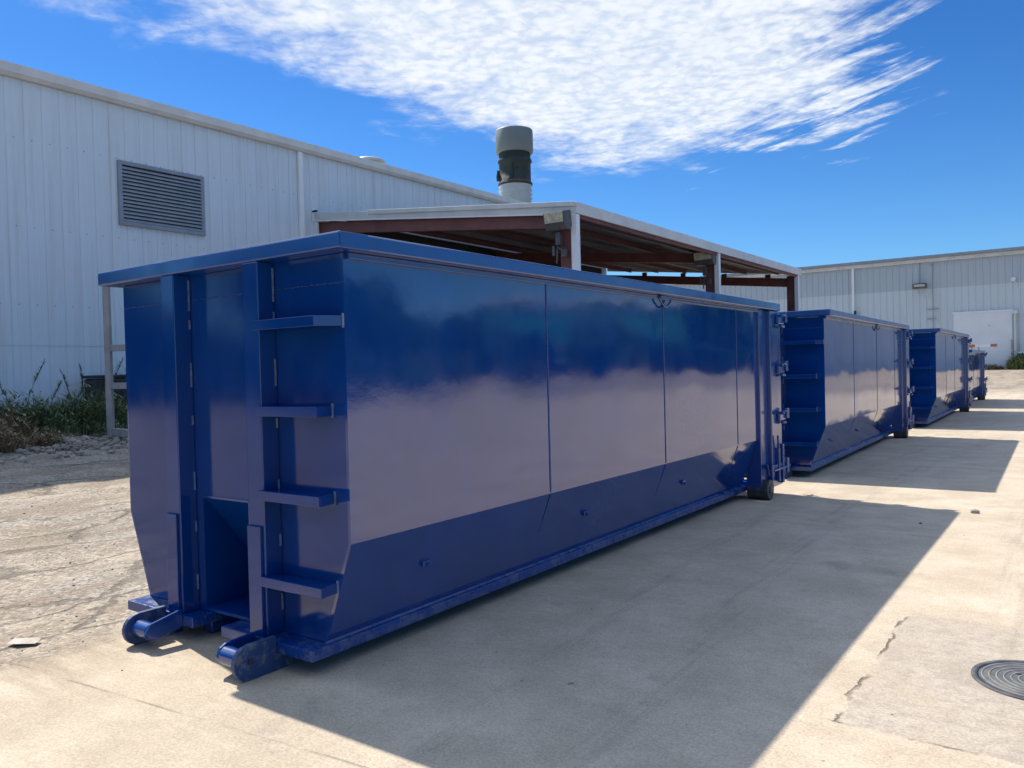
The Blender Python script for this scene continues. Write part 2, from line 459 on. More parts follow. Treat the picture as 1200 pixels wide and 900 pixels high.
    # ---- front rollers with their shoe plates
    for s in (1, -1):
        def X(x): return x if s == 1 else -2.145-x
        def shoe(yf, ztop):
            pts = [(-.03, .002), (-.31, .002)]
            for a in range(0, 10): pts.append((-.335-.100*math.sin(R(a*20)), .101-.100*math.cos(R(a*20))))
            return pts + [(-.148, .201), (-.148, .096), (-.03, .096)]
        sh = MB(); a, b_ = sorted((X(-.485), X(-.52))); sh.prism(shoe(0, 0), 'x', a, b_)
        so = sh.build('roller_shoe', M['scuff'], root, .005)
        bo = MB(); bo.cyl((X(-.484), -.33, .11), (X(-.474), -.33, .11), .016, 10); bo.build('bolt', M['tyre'], so)
        ro = MB(); ro.cyl((X(-.521), -.345, .112), (X(-.685), -.345, .112), .053, 24); ro.build('front_roller', M['paint_frame'], root)
        gu = MB(); a, b_ = sorted((X(-.687), X(-.706)))
        gu.prism([(-.02, .03), (-.31, .04), (-.38, .07), (-.405, .115), (-.38, .16), (-.34, .18), (-.147, .19), (-.147, .096), (-.02, .096)] if s == 1 else
                 [(-.147, .096), (-.147, .205), (-.17, .205), (-.37, .165), (-.405, .115), (-.37, .07), (-.31, .058)], 'x', a, b_)
        gu.build('gusset_plate', M['paint_frame'], root, .004)
    # ---- rear bulkhead frame, door and posts
    b_ = MB()
    for x0, x1 in ((-.16, .035), (-W-.035, -W+.16)): b_.box(x0, x1, y1+.002, y1+.27, .10, zt-.002)
    b_.box(-W+.161, -.161, y1+.06, y1+.25, .10, .22)
    b_.build('rear_frame', M['paint_frame'], root, .008)
    for x0, x1 in ((-.10, .088), (-W-.088, -W+.10)):
        p_ = MB(); p_.box(x0, x1, y1+.272, L-.005+.05, .13, zt-.002); p_.build('rear_post', M['paint_frame'], root, .012)
    d_ = MB(); d_.box(-W+.102, -.102, L-.12, L+.04, .2, zt-.02); 
    for z in [.4+i*(zt-.6)/4 for i in range(5)]: d_.box(-W+.11, -.11, L+.04, L+.10, z-.05, z+.05)
    d_.build('tailgate', M['paint_face'], root, .006)
    # latches on the door post
    lz = [2.254*H/2.465, 1.628*H/2.465, 1.016*H/2.465]
    yl = L-.10
    for z in lz:
        k_ = MB(); k_.box(.089, .135, yl-.05, yl+.16, z-.055, z+.055)
        k_.box(.09, .12, yl+.16, yl+.19, z-.02, z+.05)
        la = k_.build('door_latch', M['paint_frame'], root, .012)
        h_ = MB(); h_.cyl((.115, yl-.03, z+.04), (.175, yl-.03, z+.055), .022, 10); h_.cyl((.15, yl+.05, z+.07), (.15, yl+.19, z+.055), .018, 10)
        h_.cyl((.15, yl+.18, z-.03), (.15, yl+.18, z+.10), .024, 10); h_.cyl((.13, yl+.02, z-.075), (.13, yl+.15, z-.085), .022, 10)
        h_.build('hinge_pin', M['paint_frame'], la)
    k_ = MB()
    k_.box(.089, .13, yl-.12, yl-.06, .20, .62); k_.box(.089, .13, yl+.04, yl+.10, .16, .66); k_.box(.089, .12, yl-.30, yl+.24, .37, .42)
    k_.cyl((.135, yl-.36, .36), (.135, yl+.30, .36), .014, 10); k_.cyl((.12, yl-.09, .58), (.12, yl-.13, .78), .014, 8)
    k_.cyl((.11, yl-.35, .29), (.11, yl-.35, .43), .03, 10); k_.cyl((.13, yl+.2, .28), (.13, yl+.2, .47), .03, 10); k_.cyl((.1, yl-.5, .45), (.1, yl-.42, .30), .012, 8)
    k_.build('ratchet_latch', M['paint_frame'], root, .008)
    # ---- tarp loops and small hooks
    lp = MB(); yc = 4.07 if L > 7 else L*.55
    lp.tube([(.032, yc-.125, zt-.02), (.036, yc-.12, zt-.045), (.034, yc-.035, zt-.10), (.034, yc+.035, zt-.10), (.036, yc+.12, zt-.045), (.032, yc+.125, zt-.02)], .009)
    lp.box(.001, .05, yc-.13, yc+.13, zt-.032, zt-.004)
    lp.build('tarp_loop', M['paint_frame'], root)
    for y in ((.71, 2.69, 4.68) if L > 7 else (.7, 2.4)):
        z = .49*zk/.753; xx = -INS*(zk-z)/(zk-zb)
        h_ = MB(); h_.cyl((xx-.01, y, z), (xx+.035, y, z-.012), .016, 10); h_.box(xx-.005, xx+.02, y-.035, y+.035, z-.018, z+.018)
        h_.build('tarp_hook', M['paint_frame'], root, .003)
    for x0, x1 in ((-.155, .105), (-W-.105, -W+.155)):
        w_ = MB(); w_.cyl((x0, y1+.12, .125), (x1, y1+.12, .125), .125, 28); wo = w_.build('rear_wheel', M['tyre'], root, .01)
        h_ = MB(); h_.cyl((x1-.001, y1+.12, .125), (x1+.012, y1+.12, .125), .045, 14) if x1 > -1 else h_.cyl((x0+.001, y1+.12, .125), (x0-.012, y1+.12, .125), .045, 14)
        h_.build('hub', M['scuff'], wo)
    return root

d1 = make_dumpster('nearest blue roll-off dumpster, its front with ladder rungs and two rollers fully in view')
d2 = copy_tree(d1); d2.location = (.1938, 9.14, 0); d2.rotation_euler.z = .0246
d2['label'] = 'blue roll-off dumpster directly behind the nearest one, its glossy side mirroring trees'
d3 = copy_tree(d1); d3.location = (.27, 19.17, 0); d3.rotation_euler.z = .02
d3['label'] = 'blue roll-off dumpster in front of the white door, second behind the nearest one'
d4 = make_dumpster('small dark dumpster at the far end of the row, lowest and farthest of all', 6.4, 2.0, .62, (1.9, 3.8, 5.5))
d4.location = (.0, 28.45, 0); d4.rotation_euler.z = .03

# ------------------------------------------------------------------ left warehouse
XW, Y0, Y1, ZE = -14.4, 1.0, 29.1, 8.16
wh = thing('warehouse', 'long white ribbed metal warehouse on the left with a louvred vent', 'warehouse', (0, 0, 0))
def ribbed(along0, along1, period, depth, kind):
    """profile points (distance along, outward offset)"""
    pts = []; a = along0; i = 0
    while a < along1-1e-4:
        if kind == 'wide':
            pts += [(a, 0), (a+.008, -.016), (a+.024, -.016), (a+.032, 0), (a+.10, 0), (a+.108, .005), (a+.128, .005), (a+.136, 0),
                    (a+.216, 0), (a+.224, .005), (a+.244, .005), (a+.252, 0)]
        else:
            pts += [(a, 0), (a+period*.12, depth), (a+period*.26, depth), (a+period*.38, 0)]
        a += period; i += 1
    return [p for p in pts if p[0] < along1] + [(along1, 0)]
w_ = MB()
prof = ribbed(Y0, Y1, .355, .0, 'wide')
for z0, z1, off in ((.6, 2.449, 0), (2.452, 7.93, .005)):
    vs = [(XW+o+off, y, z) for z in (z0, z1) for y, o in prof]; n = len(prof)
    w_.add(vs, [(i, i+1, n+i+1, n+i) for i in range(n-1)])
ww = w_.build('wall_siding', M['wall'], wh, fix=False)
w_ = MB(); XB = -46
w_.box(XB, XW-.03, Y0, Y1, .3, 7.9); 
w_.add([(XB, Y0+.01, 7.9), (XW-.03, Y0+.01, 7.9), ((XB+XW)/2, Y0+.01, 9.4), (XB, Y1-.01, 7.9), (XW-.03, Y1-.01, 7.9), ((XB+XW)/2, Y1-.01, 9.4)], [(0,1,2), (3,5,4)])
w_.build('wall', M['wall'], wh)
r_ = MB(); xm = (XB+XW)/2
prof = ribbed(Y0-.1, Y1+.1, .6, .03, 'x')
for xa, za, xb, zb_ in ((XW+.12, 8.10, xm, 9.62), (xm, 9.62, XB-.12, 8.10)):
    n = len(prof)
    r_.add([(xa, y, za+o) for y, o in prof]+[(xb, y, zb_+o) for y, o in prof], [(i, i+1, n+i+1, n+i) for i in range(n-1)])
roof = r_.build('roof', M['roof'], wh, fix=False)
e_ = MB()
e_.prism([(XW+.03, 7.90), (XW+.10, 7.90), (XW+.16, 7.98), (XW+.16, 8.165), (XW+.125, 8.165), (XW+.03, 8.07)], 'y', Y0-.1, Y1+.1)
e_.build('eave_trim', M['trim'], wh, .006)
c_ = MB(); c_.box(XW+.001, XW+.03, Y0-.03, Y0+.14, .6, 7.89); c_.build('corner_trim', M['trim_white'], wh)
# louvre vent
v_ = MB(); vy0, vy1, vz0, vz1 = 6.50, 8.66, 5.20, 6.66
for a in ((vy0, vy1, vz0, vz0+.09), (vy0, vy1, vz1-.09, vz1), (vy0, vy0+.09, vz0+.091, vz1-.091), (vy1-.09, vy1, vz0+.091, vz1-.091)):
    v_.box(XW+.012, XW+.075, *a)
vf = v_.build('louver_vent', M['louver'], wh, .006)
b_ = MB(); b_.box(XW+.012, XW+.016, vy0+.085, vy1-.085, vz0+.085, vz1-.085); b_.build('vent_backing', M['dark'], vf)
s_ = MB(); N = 15
for i in range(N):
    z = vz0+.11+(vz1-vz0-.2)*i/N
    s_.add([(XW+.066, vy0+.092, z-.012), (XW+.066, vy1-.092, z-.012), (XW+.022, vy1-.092, z+.048), (XW+.022, vy0+.092, z+.048),
            (XW+.066, vy0+.092, z+.026), (XW+.066, vy1-.092, z+.026), (XW+.022, vy1-.092, z+.062), (XW+.022, vy0+.092, z+.062)],
           [(0,1,2,3), (7,6,5,4), (0,4,5,1), (2,6,7,3), (1,5,6,2), (3,7,4,0)])
s_.build('louver_slats', M['louver'], vf)
o_ = MB(); o_.box(XW+.012, XW+.03, 12.7, 28.6, .4, 6.15); o_.build('shade_panel', M['dark'], wh)  # flat dark sheet on the siding, painting in the shade under the carport
d_ = MB(); d_.box(XW+.012, XW+.10, 11.60, 11.74, .75, 7.89); d_.build('downspout', M['trim_white'], wh, .01)
# low fan cap on the roof edge
f_ = MB(); f_.lathe((XW-1.0, 15.35, 8.27), [(.40, -.25), (.40, 0), (.40, .18), (.52, .19), (.54, .24), (.44, .31), (.2, .345), (.001, .35)]); f_.build('fan_cap', M['roof'], roof)
# screws lines (two rows of fasteners on the siding)
s_ = MB()
y = Y0+.17
while y < 14:
    for z in (1.5, 3.3, 4.9, 6.7): s_.box(XW+.005, XW+.014, y-.010, y+.010, z-.010, z+.010)
    y += .355
s_.build('fasteners', M['louver'], ww)

# exhaust stack on the roof edge
ST = (-16.0, 24.35, 0)
st = thing('exhaust_stack', 'tall round exhaust stack, grey cap over dark green drum, behind the carport roof', 'chimney', ST)
RS = .66
s_ = MB(); prof = [(.0, 7.9), (.86, 8.0)]
z = 8.42
s_.lathe((0,0,0), [(RS+.1, 8.1), (RS+.12, 8.42), (RS+.02, 8.44)]+[(RS+(-.03 if k % 2 else .05), 8.46+.088*k) for k in range(11)]+[(RS, 9.40)], 40)
s_.build('ribbed_duct', M['ribduct'], st)
s_ = MB(); s_.lathe((0,0,0), [(RS-.01, 9.36), (RS+.06, 9.37), (RS+.06, 9.46), (RS-.0, 9.47), (RS-.0, 10.33), (RS+.05, 10.34), (RS+.05, 10.42), (RS-.0, 10.43), (RS-.0, 10.75)], 40)
dr = s_.build('green_drum', M['green_stack'], st)
s_ = MB(); s_.lathe((0,0,0), [(RS+.02, 9.465), (RS+.025, 9.50), (RS+.003, 9.52)], 40); s_.build('rust_band', M['rust'], dr)
s_ = MB(); s_.cyl((-.50, -.42, 9.72), (-.60, -.48, 9.72), .15, 14); s_.cyl((-.50, -.42, 9.92), (-.58, -.47, 9.92), .11, 14); s_.build('motor_cover', M['black'], dr)
s_ = MB(); s_.box(.30, .33, -.645, -.58, 9.6, 10.2); s_.box(.46, .50, -.53, -.44, 9.98, 10.02); s_.build('drum_bracket', M['black'], dr)
s_ = MB(); s_.lathe((0,0,0), [(RS-.01, 10.70), (RS+.10, 10.71), (RS+.12, 10.76), (RS+.12, 11.62), (RS+.10, 11.66), (RS+.02, 11.66), (RS+.02, 10.8)], 40)
s_.build('stack_cap', M['grey_cap'], st)

# ------------------------------------------------------------------ carport
XC, YC0, YC1, ZC = -5.783, 12.165, 29.1, 5.355
SL = (6.27-5.355)/(XC-XW)
def zr(x): return ZC+(XC-x)*SL
cp = thing('carport', 'open lean-to carport of red oxide steel with pale fascia behind the nearest dumpster', 'carport', (0, 0, 0))
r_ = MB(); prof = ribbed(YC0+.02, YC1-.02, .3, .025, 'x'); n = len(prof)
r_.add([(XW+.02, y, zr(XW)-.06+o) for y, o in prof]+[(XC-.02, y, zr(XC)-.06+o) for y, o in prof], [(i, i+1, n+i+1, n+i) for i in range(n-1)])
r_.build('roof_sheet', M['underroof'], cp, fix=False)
def slope_beam(mb, x0, x1, y0, y1, top, bot):
    vs = [(x, y, zr(x)+d) for x in (x0, x1) for y in (y0, y1) for d in (bot, top)]
    mb.add(vs, [(0,1,3,2),(4,6,7,5),(0,4,5,1),(2,3,7,6),(0,2,6,4),(1,5,7,3)])
f_ = MB(); slope_beam(f_, XW+.05, XC, YC0-.03, YC0+.02, 0, -.235); slope_beam(f_, XW+2.2, XC, YC0-.07, YC0-.031, .02, -.09); fr_ = f_.build('fascia', M['trim'], cp, .008)
f_ = MB(); f_.box(XC-.02, XC+.04, YC0-.03, YC1, ZC-.25, ZC+.005); f_.build('fascia', M['trim'], cp, .01)
f_ = MB(); slope_beam(f_, XW+.05, XC, YC1-.02, YC1+.03, 0, -.20); f_.build('fascia', M['trim'], cp, .008)
f_ = MB(); f_.prism([(XW+.05, zr(XW)-.24), (XC-.02, ZC-.27), (XC-.02, ZC-.235), (XW+.05, zr(XW)-.205)], 'y', YC0-.032, YC0-.0305+.01); f_.build('drip_edge', M['trim_white'], cp)
c_ = MB(); c_.box(XW+.02, XW+.16, YC0-.04, YC0+.02, 4.8, zr(XW)-.26); c_.box(XW+.02, XW+.05, YC0-.10, YC0-.03, zr(XW)-.25, zr(XW)+.14); c_.build('corner_trim', M['trim_white'], cp)
c_ = MB(); c_.box(XW+.06, XW+.22, YC0-.12, YC0-.05, zr(XW)+.01, zr(XW)+.05); c_.build('bracket', M['dark'], cp)
frames = (12.33, 20.68, 28.9)
for i, y in enumerate(frames):
    a = MB()
    low = -.52 if i < 2 else -.62
    if i == 2: slope_beam(a, XW+.1, XC-.12, y-.07, y+.07, -.38, -.72)
    else: slope_beam(a, XW+.1, XC-.12, y-.07, y+.07, -.245, -.55)
    a.build('rafter', M['redox'], cp, .01)
    a = MB(); zt_ = zr(XC)-.26
    a.box(XC-.44, XC-.17, y-.14, y-.125, 0.1, zt_); a.box(XC-.44, XC-.17, y+.125, y+.14, .1, zt_); a.box(XC-.315, XC-.295, y-.124, y+.124, .1, zt_)
    a.box(XC-.30, XC-.17, y-.141, y-.1405+.012, .1, zt_)
    a.build('column', M['redox'], cp)
    a = MB(); a.box(XC-.13, XC+.02, y-.20, y-.05, .05, zr(XC)-.255); a.build('downspout', M['trim_white'], cp, .01)
    a = MB(); slope_beam(a, XW+.12, XW+.36, y-.1, y+.1, -.60, -5.6); a.build('column', M['redox'], cp)
for k, x in enumerate((-6.6, -7.9, -9.2, -10.5, -11.8, -13.1)):
    a = MB(); z = zr(x)
    a.box(x-.03, x+.03, YC0+.03, YC1-.06, z-.095, z-.078); a.box(x-.03, x-.015, YC0+.03, YC1-.06, z-.235, z-.0955); a.box(x-.03, x+.03, YC0+.03, YC1-.06, z-.243, z-.2355)
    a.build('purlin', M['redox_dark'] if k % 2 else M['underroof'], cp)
a = MB(); a.box(XC-.10, XC-.03, YC0+.05, YC1-.05, ZC-.33, ZC-.12); a.build('eave_strut', M['redox'], cp)
for x in (-7.0, -8.8, -10.6, -12.4):
    a = MB(); a.box(x-.1, x+.1, 28.86, 28.94, zr(x)-.379, zr(x)-.24); a.build('purlin_clip', M['redox_dark'], cp)
# floodlights bolted to the columns
for y, s in ((12.02, 1.0), (20.38, 1.15)):
    x = XC-.36; z = ZC-.36
    a = MB()
    a.prism([(y-.20, z-.10), (y-.24, z+.14), (y+.05, z+.20), (y+.10, z-.12), (y+.05, z-.24), (y-.12, z-.24)], 'x', x-.27*s, x+.27*s)
    fl = a.build('floodlight', M['lamp_body'], cp, .012)
    a = MB(); a.add([(x-.24*s, y-.213, z-.09), (x+.24*s, y-.213, z-.09), (x+.24*s, y-.248, z+.13), (x-.24*s, y-.248, z+.13)], [(0,1,2,3)])
    a.add([(x-.24*s, y-.19, z-.09), (x+.24*s, y-.19, z-.09), (x+.24*s, y-.23, z+.13), (x-.24*s, y-.23, z+.13)], [(0,1,2,3)])
    a.build('lamp_lens', M['lens'], fl)
    a = MB(); a.box(x-.10, x+.02, y-.02, y+.11, z-.55, z-.27); a.box(x+.03, x+.15, y-.0, y+.10, z-.82, z-.66); a.cyl((x-.06, y+.02, z-.56), (x-.10, y+.02, z-.95), .022, 8)
    a.box(x-.20, x-.14, y, y+.06, z-.78, z-.56); a.cyl((x-.05, y, z-.6), (x+.12, y, z-.72), .02, 8)
    a.build('switch_box', M['lamp_body'], fl, .006)

# ------------------------------------------------------------------ far building
YF = 70.0; ZF = 10.12
fb = thing('factory_hall', 'pale ribbed metal hall across the end of the yard with darker upper band', 'building', (0, 0, 0))
w_ = MB(); prof = ribbed(-75, 14, .5, .07, 'x'); n = len(prof)
w_.add([(x, YF-o, z) for z in (.3, ZF-.25) for x, o in prof], [(i, i+1, n+i+1, n+i) for i in range(n-1)])
w_.build('wall_siding', M['wall_far'], fb, fix=False)
w_ = MB(); w_.box(-75, 14, YF+.02, YF+40, .3, ZF-.25); w_.build('wall', M['wall_far'], fb)
w_ = MB(); w_.prism([(YF-.3, ZF-.02), (YF+20, ZF+1.2), (YF+40.3, ZF-.02), (YF+40.3, ZF-.2), (YF-.3, ZF-.2)], 'x', -75.2, 14.2); w_.build('roof', M['roof'], fb)
e_ = MB(); e_.box(-75, 14, YF-.22, YF-.08, ZF-.50, ZF-.21); e_.build('eave_trim', M['trim'], fb, .02)
e_ = MB(); e_.box(-75.1, 14.1, YF-.42, YF-.305, ZF-.16, ZF+.03); e_.build('gutter', M['louver'], fb)
d_ = MB(); d_.box(-5.40, -1.40, YF-.16, YF-.075, .5, 5.36)
dr = d_.build('sliding_door', M['door_white'], fb, .01)
h_ = MB(); h_.box(-5.48, -1.3, YF-.20, YF-.165, 5.3, 5.42); h_.build('door_track', M['trim_white'], dr)
h_ = MB(); h_.box(-2.98, -2.9, YF-.20, YF-.162, 4.2, 4.27); h_.build('door_bolt', M['grey_steel'], dr)
d_ = MB(); d_.box(-1.15, 2.6, YF-.10, YF-.072, .5, 1.98); op = d_.build('dark_opening', M['dark'], fb)
d_ = MB(); d_.box(-1.2, 2.7, YF-.14, YF-.075, 1.985, 2.12); d_.build('opening_lintel', M['trim_white'], op)
for x, z0 in ((-12.95, .8), (-33, .8), (-50, .8), (6, .8)):
    d_ = MB(); d_.box(x-.09, x+.09, YF-.24, YF-.08, z0, ZF-.5); d_.build('downspout', M['trim_white'], fb)
d_ = MB(); d_.box(-12.88, -12.7, YF-.34, YF-.245, 3.0, 6.0); d_.build('drain_hose', M['green_stack'], fb)
l_ = MB(); l_.box(-8.25, -7.25, YF-.75, YF-.20, 7.50, 7.62); l_.box(-8.25, -8.17, YF-.75, YF-.2, 7.62, 7.86); l_.box(-7.33, -7.25, YF-.75, YF-.2, 7.62, 7.86); l_.box(-8.25, -7.25, YF-.28, YF-.2, 7.86, 7.94)
lo = l_.build('wall_lamp', M['lamp_body'], fb)
l_ = MB(); l_.box(-8.15, -7.35, YF-.76, YF-.70, 7.63, 7.82); l_.build('lamp_lens', M['lens'], lo)
l_ = MB(); l_.cyl((-7.78, YF-.13, 7.95), (-7.78, YF-.13, ZF-.3), .03, 8); l_.build('conduit', M['grey_steel'], lo)
l_ = MB(); l_.cyl((-6.86, YF-.13, 3.5), (-6.86, YF-.13, 9.5), .025, 8); l_.box(-7.25, -6.45, YF-.16, YF-.10, 5.75, 5.83); l_.box(-7.25, -6.6, YF-.16, YF-.10, 4.95, 5.03); l_.box(-6.95, -6.8, YF-.2, YF-.1, 9.3, 9.5)
l_.build('conduit', M['grey_steel'], fb)
l_ = MB(); l_.cyl((-1.28, YF-.08, 7.75), (-1.28, YF-.45, 7.70), .16, 14); l_.cyl((-1.28, YF-.12, 7.70), (-1.05, YF-.12, 7.3), .02, 8); l_.build('round_lamp', M['trim_white'], fb)
l_ = MB(); l_.cyl((-1.20, YF-.30, .8), (-1.20, YF-.30, 5.1), .09, 12); l_.box(-1.42, -1.02, YF-.62, YF-.10, 5.05, 5.30); l_.box(-1.0, -.80, YF-.6, YF-.5, 5.1, 5.16); l_.build('vent_pipe', M['trim'], fb)
l_ = MB(); l_.box(-1.48, -1.36, YF-.34, YF-.20, .8, 3.05); l_.box(-1.50, -1.34, YF-.40, YF-.19, 1.9, 2.2); l_.build('meter_post', M['tan_steel'], fb)

# board with orange ends past the last dumpster
bb = thing('barrier_board', 'white barrier board with orange ends showing above the farthest dumpster', 'barrier', (-1.95, 56.0, zg(0, 56)))
a = MB(); a.box(-.6, .26, -.03, .03, 1.93, 2.09); a.build('board', M['trim_white'], bb)
for x0, x1 in ((-.95, -.601), (.261, .62)):
    a = MB(); a.box(x0, x1, -.032, .032, 1.92, 2.10); a.build('end_stripe', M['orange'], bb)
for x in (-.8, -.4):
    a = MB(); a.box(x-.04, x+.04, .031, .09, 0, 2.06); a.box(x-.06, x+.06, -.35, .35, -.03, .04); a.build('post', M['tan_steel'], bb)

# ------------------------------------------------------------------ steel stand behind the nearest dumpster
sx, sy = -11.54, 4.65
sd = thing('steel_stand', 'weathered tan steel rung frame standing behind the nearest dumpster by the weeds', 'rack', (sx, sy, zg(sx, sy)), R(38))
a = MB(); a.box(-.02, .085, -.06, .06, -.05, 2.9); a.build('upright', M['tan_steel'], sd, .008)
a = MB(); a.box(1.65, 1.76, -.06, .06, -.05, 2.9); a.build('upright', M['tan_steel'], sd, .008)
for z, h in ((1.66, .06), (.95, .06), (.03, .09)):
    a = MB(); a.box(.086, 1.649, -.05, .05, z-h, z+h); a.build('rung', M['tan_steel'], sd, .006)
a = MB(); a.prism([(.1, -.02), (.1, -.13), (1.0, -1.16), (1.1, -1.06)], 'z', .03, .17); a.build('skid_beam', M['tan_steel'], sd, .01)

# black tank against the warehouse
bn = thing('plastic_tank', 'black ribbed plastic tank on the rubble against the warehouse wall', 'tank', (-13.75, 6.35, 1.08))
a = MB(); a.box(-.45, .45, -.85, .85, .02, .66); a.build('body', M['black'], bn, .06)
a = MB(); a.box(-.47, .47, -.87, .87, .665, .73); a.build('rim', M['black'], bn, .02)

# ------------------------------------------------------------------ manhole cover
mh = thing('manhole_cover', 'round cast iron manhole cover with concentric rings in the concrete', 'manhole cover', (3.10, 1.89, 0)); mh.scale = (.91, .91, 1)
m, t, b = material('cast_iron')
c = objc(t)
t.put(b.inputs['Base Color'], t.mix(t.mapr(t.noise(c, 9, 7, .7), .35, .65), (.045, .05, .06), (.10, .105, .115)))
b.inputs['Roughness'].default_value = .65
t.put(b.inputs['Normal'], t.bump(t.noise(c, 90, 4), .3, .003))
M['iron'] = m
M['iron_worn'] = simple('worn_iron_ring', (.21, .205, .19), .7, 0, .3, 12, .2, 90)
a = MB(); a.lathe((0,0,0), [(.335, .0), (.335, .008), (.30, .008), (.30, .002)], 64); a.build('frame_ring', M['iron'], mh)
prof = [(.298, .004)]
a = MB(); a.lathe((0,0,0), [(.297, .002), (.297, .006), (.001, .006)], 64); lid = a.build('lid', M['iron'], mh)
for r in (.28, .243, .206, .169, .132, .095, .058, .026):
    a = MB(); a.lathe((0,0,0), [(r-.0045, .0062), (r-.003, .009), (r+.003, .009), (r+.0045, .0062)], 64); a.build('raised_ring', M['iron_worn'] , lid)
a = MB(); a.box(-.115, -.075, .055, .072, .0062, .0085); a.build('pry_slot', M['dark'], lid)

# ------------------------------------------------------------------ loose stones, gravel, litter
def rock(mb, x, y, z, r, seed):
    rnd = random.Random(seed)
    bm = bmesh.new(); bmesh.ops.create_icosphere(bm, subdivisions=1, radius=1)
    sx_, sy_, sz_ = rnd.uniform(.7, 1.3), rnd.uniform(.7, 1.3), rnd.uniform(.45, .8); a = rnd.uniform(0, 6.28)
    vs = []
    for v in bm.verts:
        k = rnd.uniform(.75, 1.15)
        px, py, pz_ = v.co.x*sx_*k*r, v.co.y*sy_*k*r, v.co.z*sz_*k*r
        vs.append((x+px*math.cos(a)-py*math.sin(a), y+px*math.sin(a)+py*math.cos(a), z+pz_+r*sz_*.35))
    idx = {v: i for i, v in enumerate(bm.verts)}
    mb.add(vs, [tuple(idx[v] for v in f.verts) for f in bm.faces]); bm.free()
gr = MB(); rnd = random.Random(3)
for i in range(900):                                     # thin scatter over the dirt
    x = -2.0-abs(rnd.gauss(0, 3.2)); y = rnd.uniform(-2.5, 7)
    if x < -13.5: continue
    rock(gr, x, y, bumpy(x, y), rnd.choice((.004, .005, .006, .008, .010, .013)), i)
for i in range(3200):                                    # rubble band at the warehouse
    x = rnd.uniform(-13.9, -9.6); y = rnd.uniform(.5, 9)
    if rnd.random() > (1 if x < -10.3 else .35): continue
    rock(gr, x, y, bumpy(x, y), rnd.choice((.015, .02, .03, .04, .05, .065, .085)), i+5000)
for i in range(160):
    x = rnd.uniform(-1.9, 3.5); y = rnd.uniform(-2, 14)
    rock(gr, x, y, 0, rnd.choice((.003, .004, .005, .007)), i+9000)
tag(gr.build('gravel', M['stone']), 'loose pale gravel and rubble scattered over the dirt', 'gravel', kind='stuff')
def stone(x, y, r, label, seed, mat='stone', cat='stone', name='stone'):
    mb = MB(); rock(mb, 0, 0, 0, r, seed); o = mb.build(name, M[mat]); o.location = (x, y, zg(x, y)-.004); tag(o, label, cat)
stone(2.306, 7.0, .055, 'small grey stone lying in the sun beside the far shadow corner', 11)
stone(1.05, .58, .018, 'tiny stone in the shaded concrete nearest the bottom edge', 15)
stone(1.9, 4.0+2.1, .016, 'dark crumb on the shaded concrete near the long shadow edge', 17, 'leafdry', 'debris', 'dirt_crumb')
mb = MB(); mb.add([(0,0,.0), (.10,.02,.012), (.17,.10,.004), (.12,.16,.014), (.03,.13,.006), (-.04,.06,.012), (.07,.08,.022)], [(0,1,6), (1,2,6), (2,3,6), (3,4,6), (4,5,6), (5,0,6)])
o = mb.build('paper_scrap', M['paper']); o.location = (-2.36, -.82, zg(-2.36, -.8)+.012); tag(o, 'torn pale paper scrap lying flat on the dirt', 'litter')

# ------------------------------------------------------------------ weeds
def leafmat(name, a, b_):
    m, t, b = material(name)
    inf = t.new('ShaderNodeNewGeometry').outputs['Random Per Island']
    t.put(b.inputs['Base Color'], t.mix(inf, a, b_))
    b.inputs['Roughness'].default_value = .6
    return m
M['weed_green'] = leafmat('weed_green', (.085, .13, .045), (.25, .29, .13))
M['weed_dry'] = leafmat('weed_dry', (.16, .11, .05), (.36, .27, .15))
M['weed_stalk'] = leafmat('weed_stalk', (.05, .07, .03), (.12, .13, .06))
def blade(mb, x, y, z, h, w, lean, az, droop, rnd):
    n = 4; L_, Rr = [], []
    for i in range(n+1):
        t_ = i/n; d = lean*t_ + droop*t_*t_; zz = h*(t_-.35*droop*t_*t_/max(h, .1)*h)
        cx, cy = x+math.cos(az)*d, y+math.sin(az)*d; ww = w*(1-t_**1.5)*.5+.0005
        px, py = -math.sin(az)*ww, math.cos(az)*ww
        L_.append((cx-px, cy-py, z+zz)); Rr.append((cx+px, cy+py, z+zz))
    mb.add(L_+Rr, [(i, i+1, n+2+i, n+1+i) for i in range(n)])
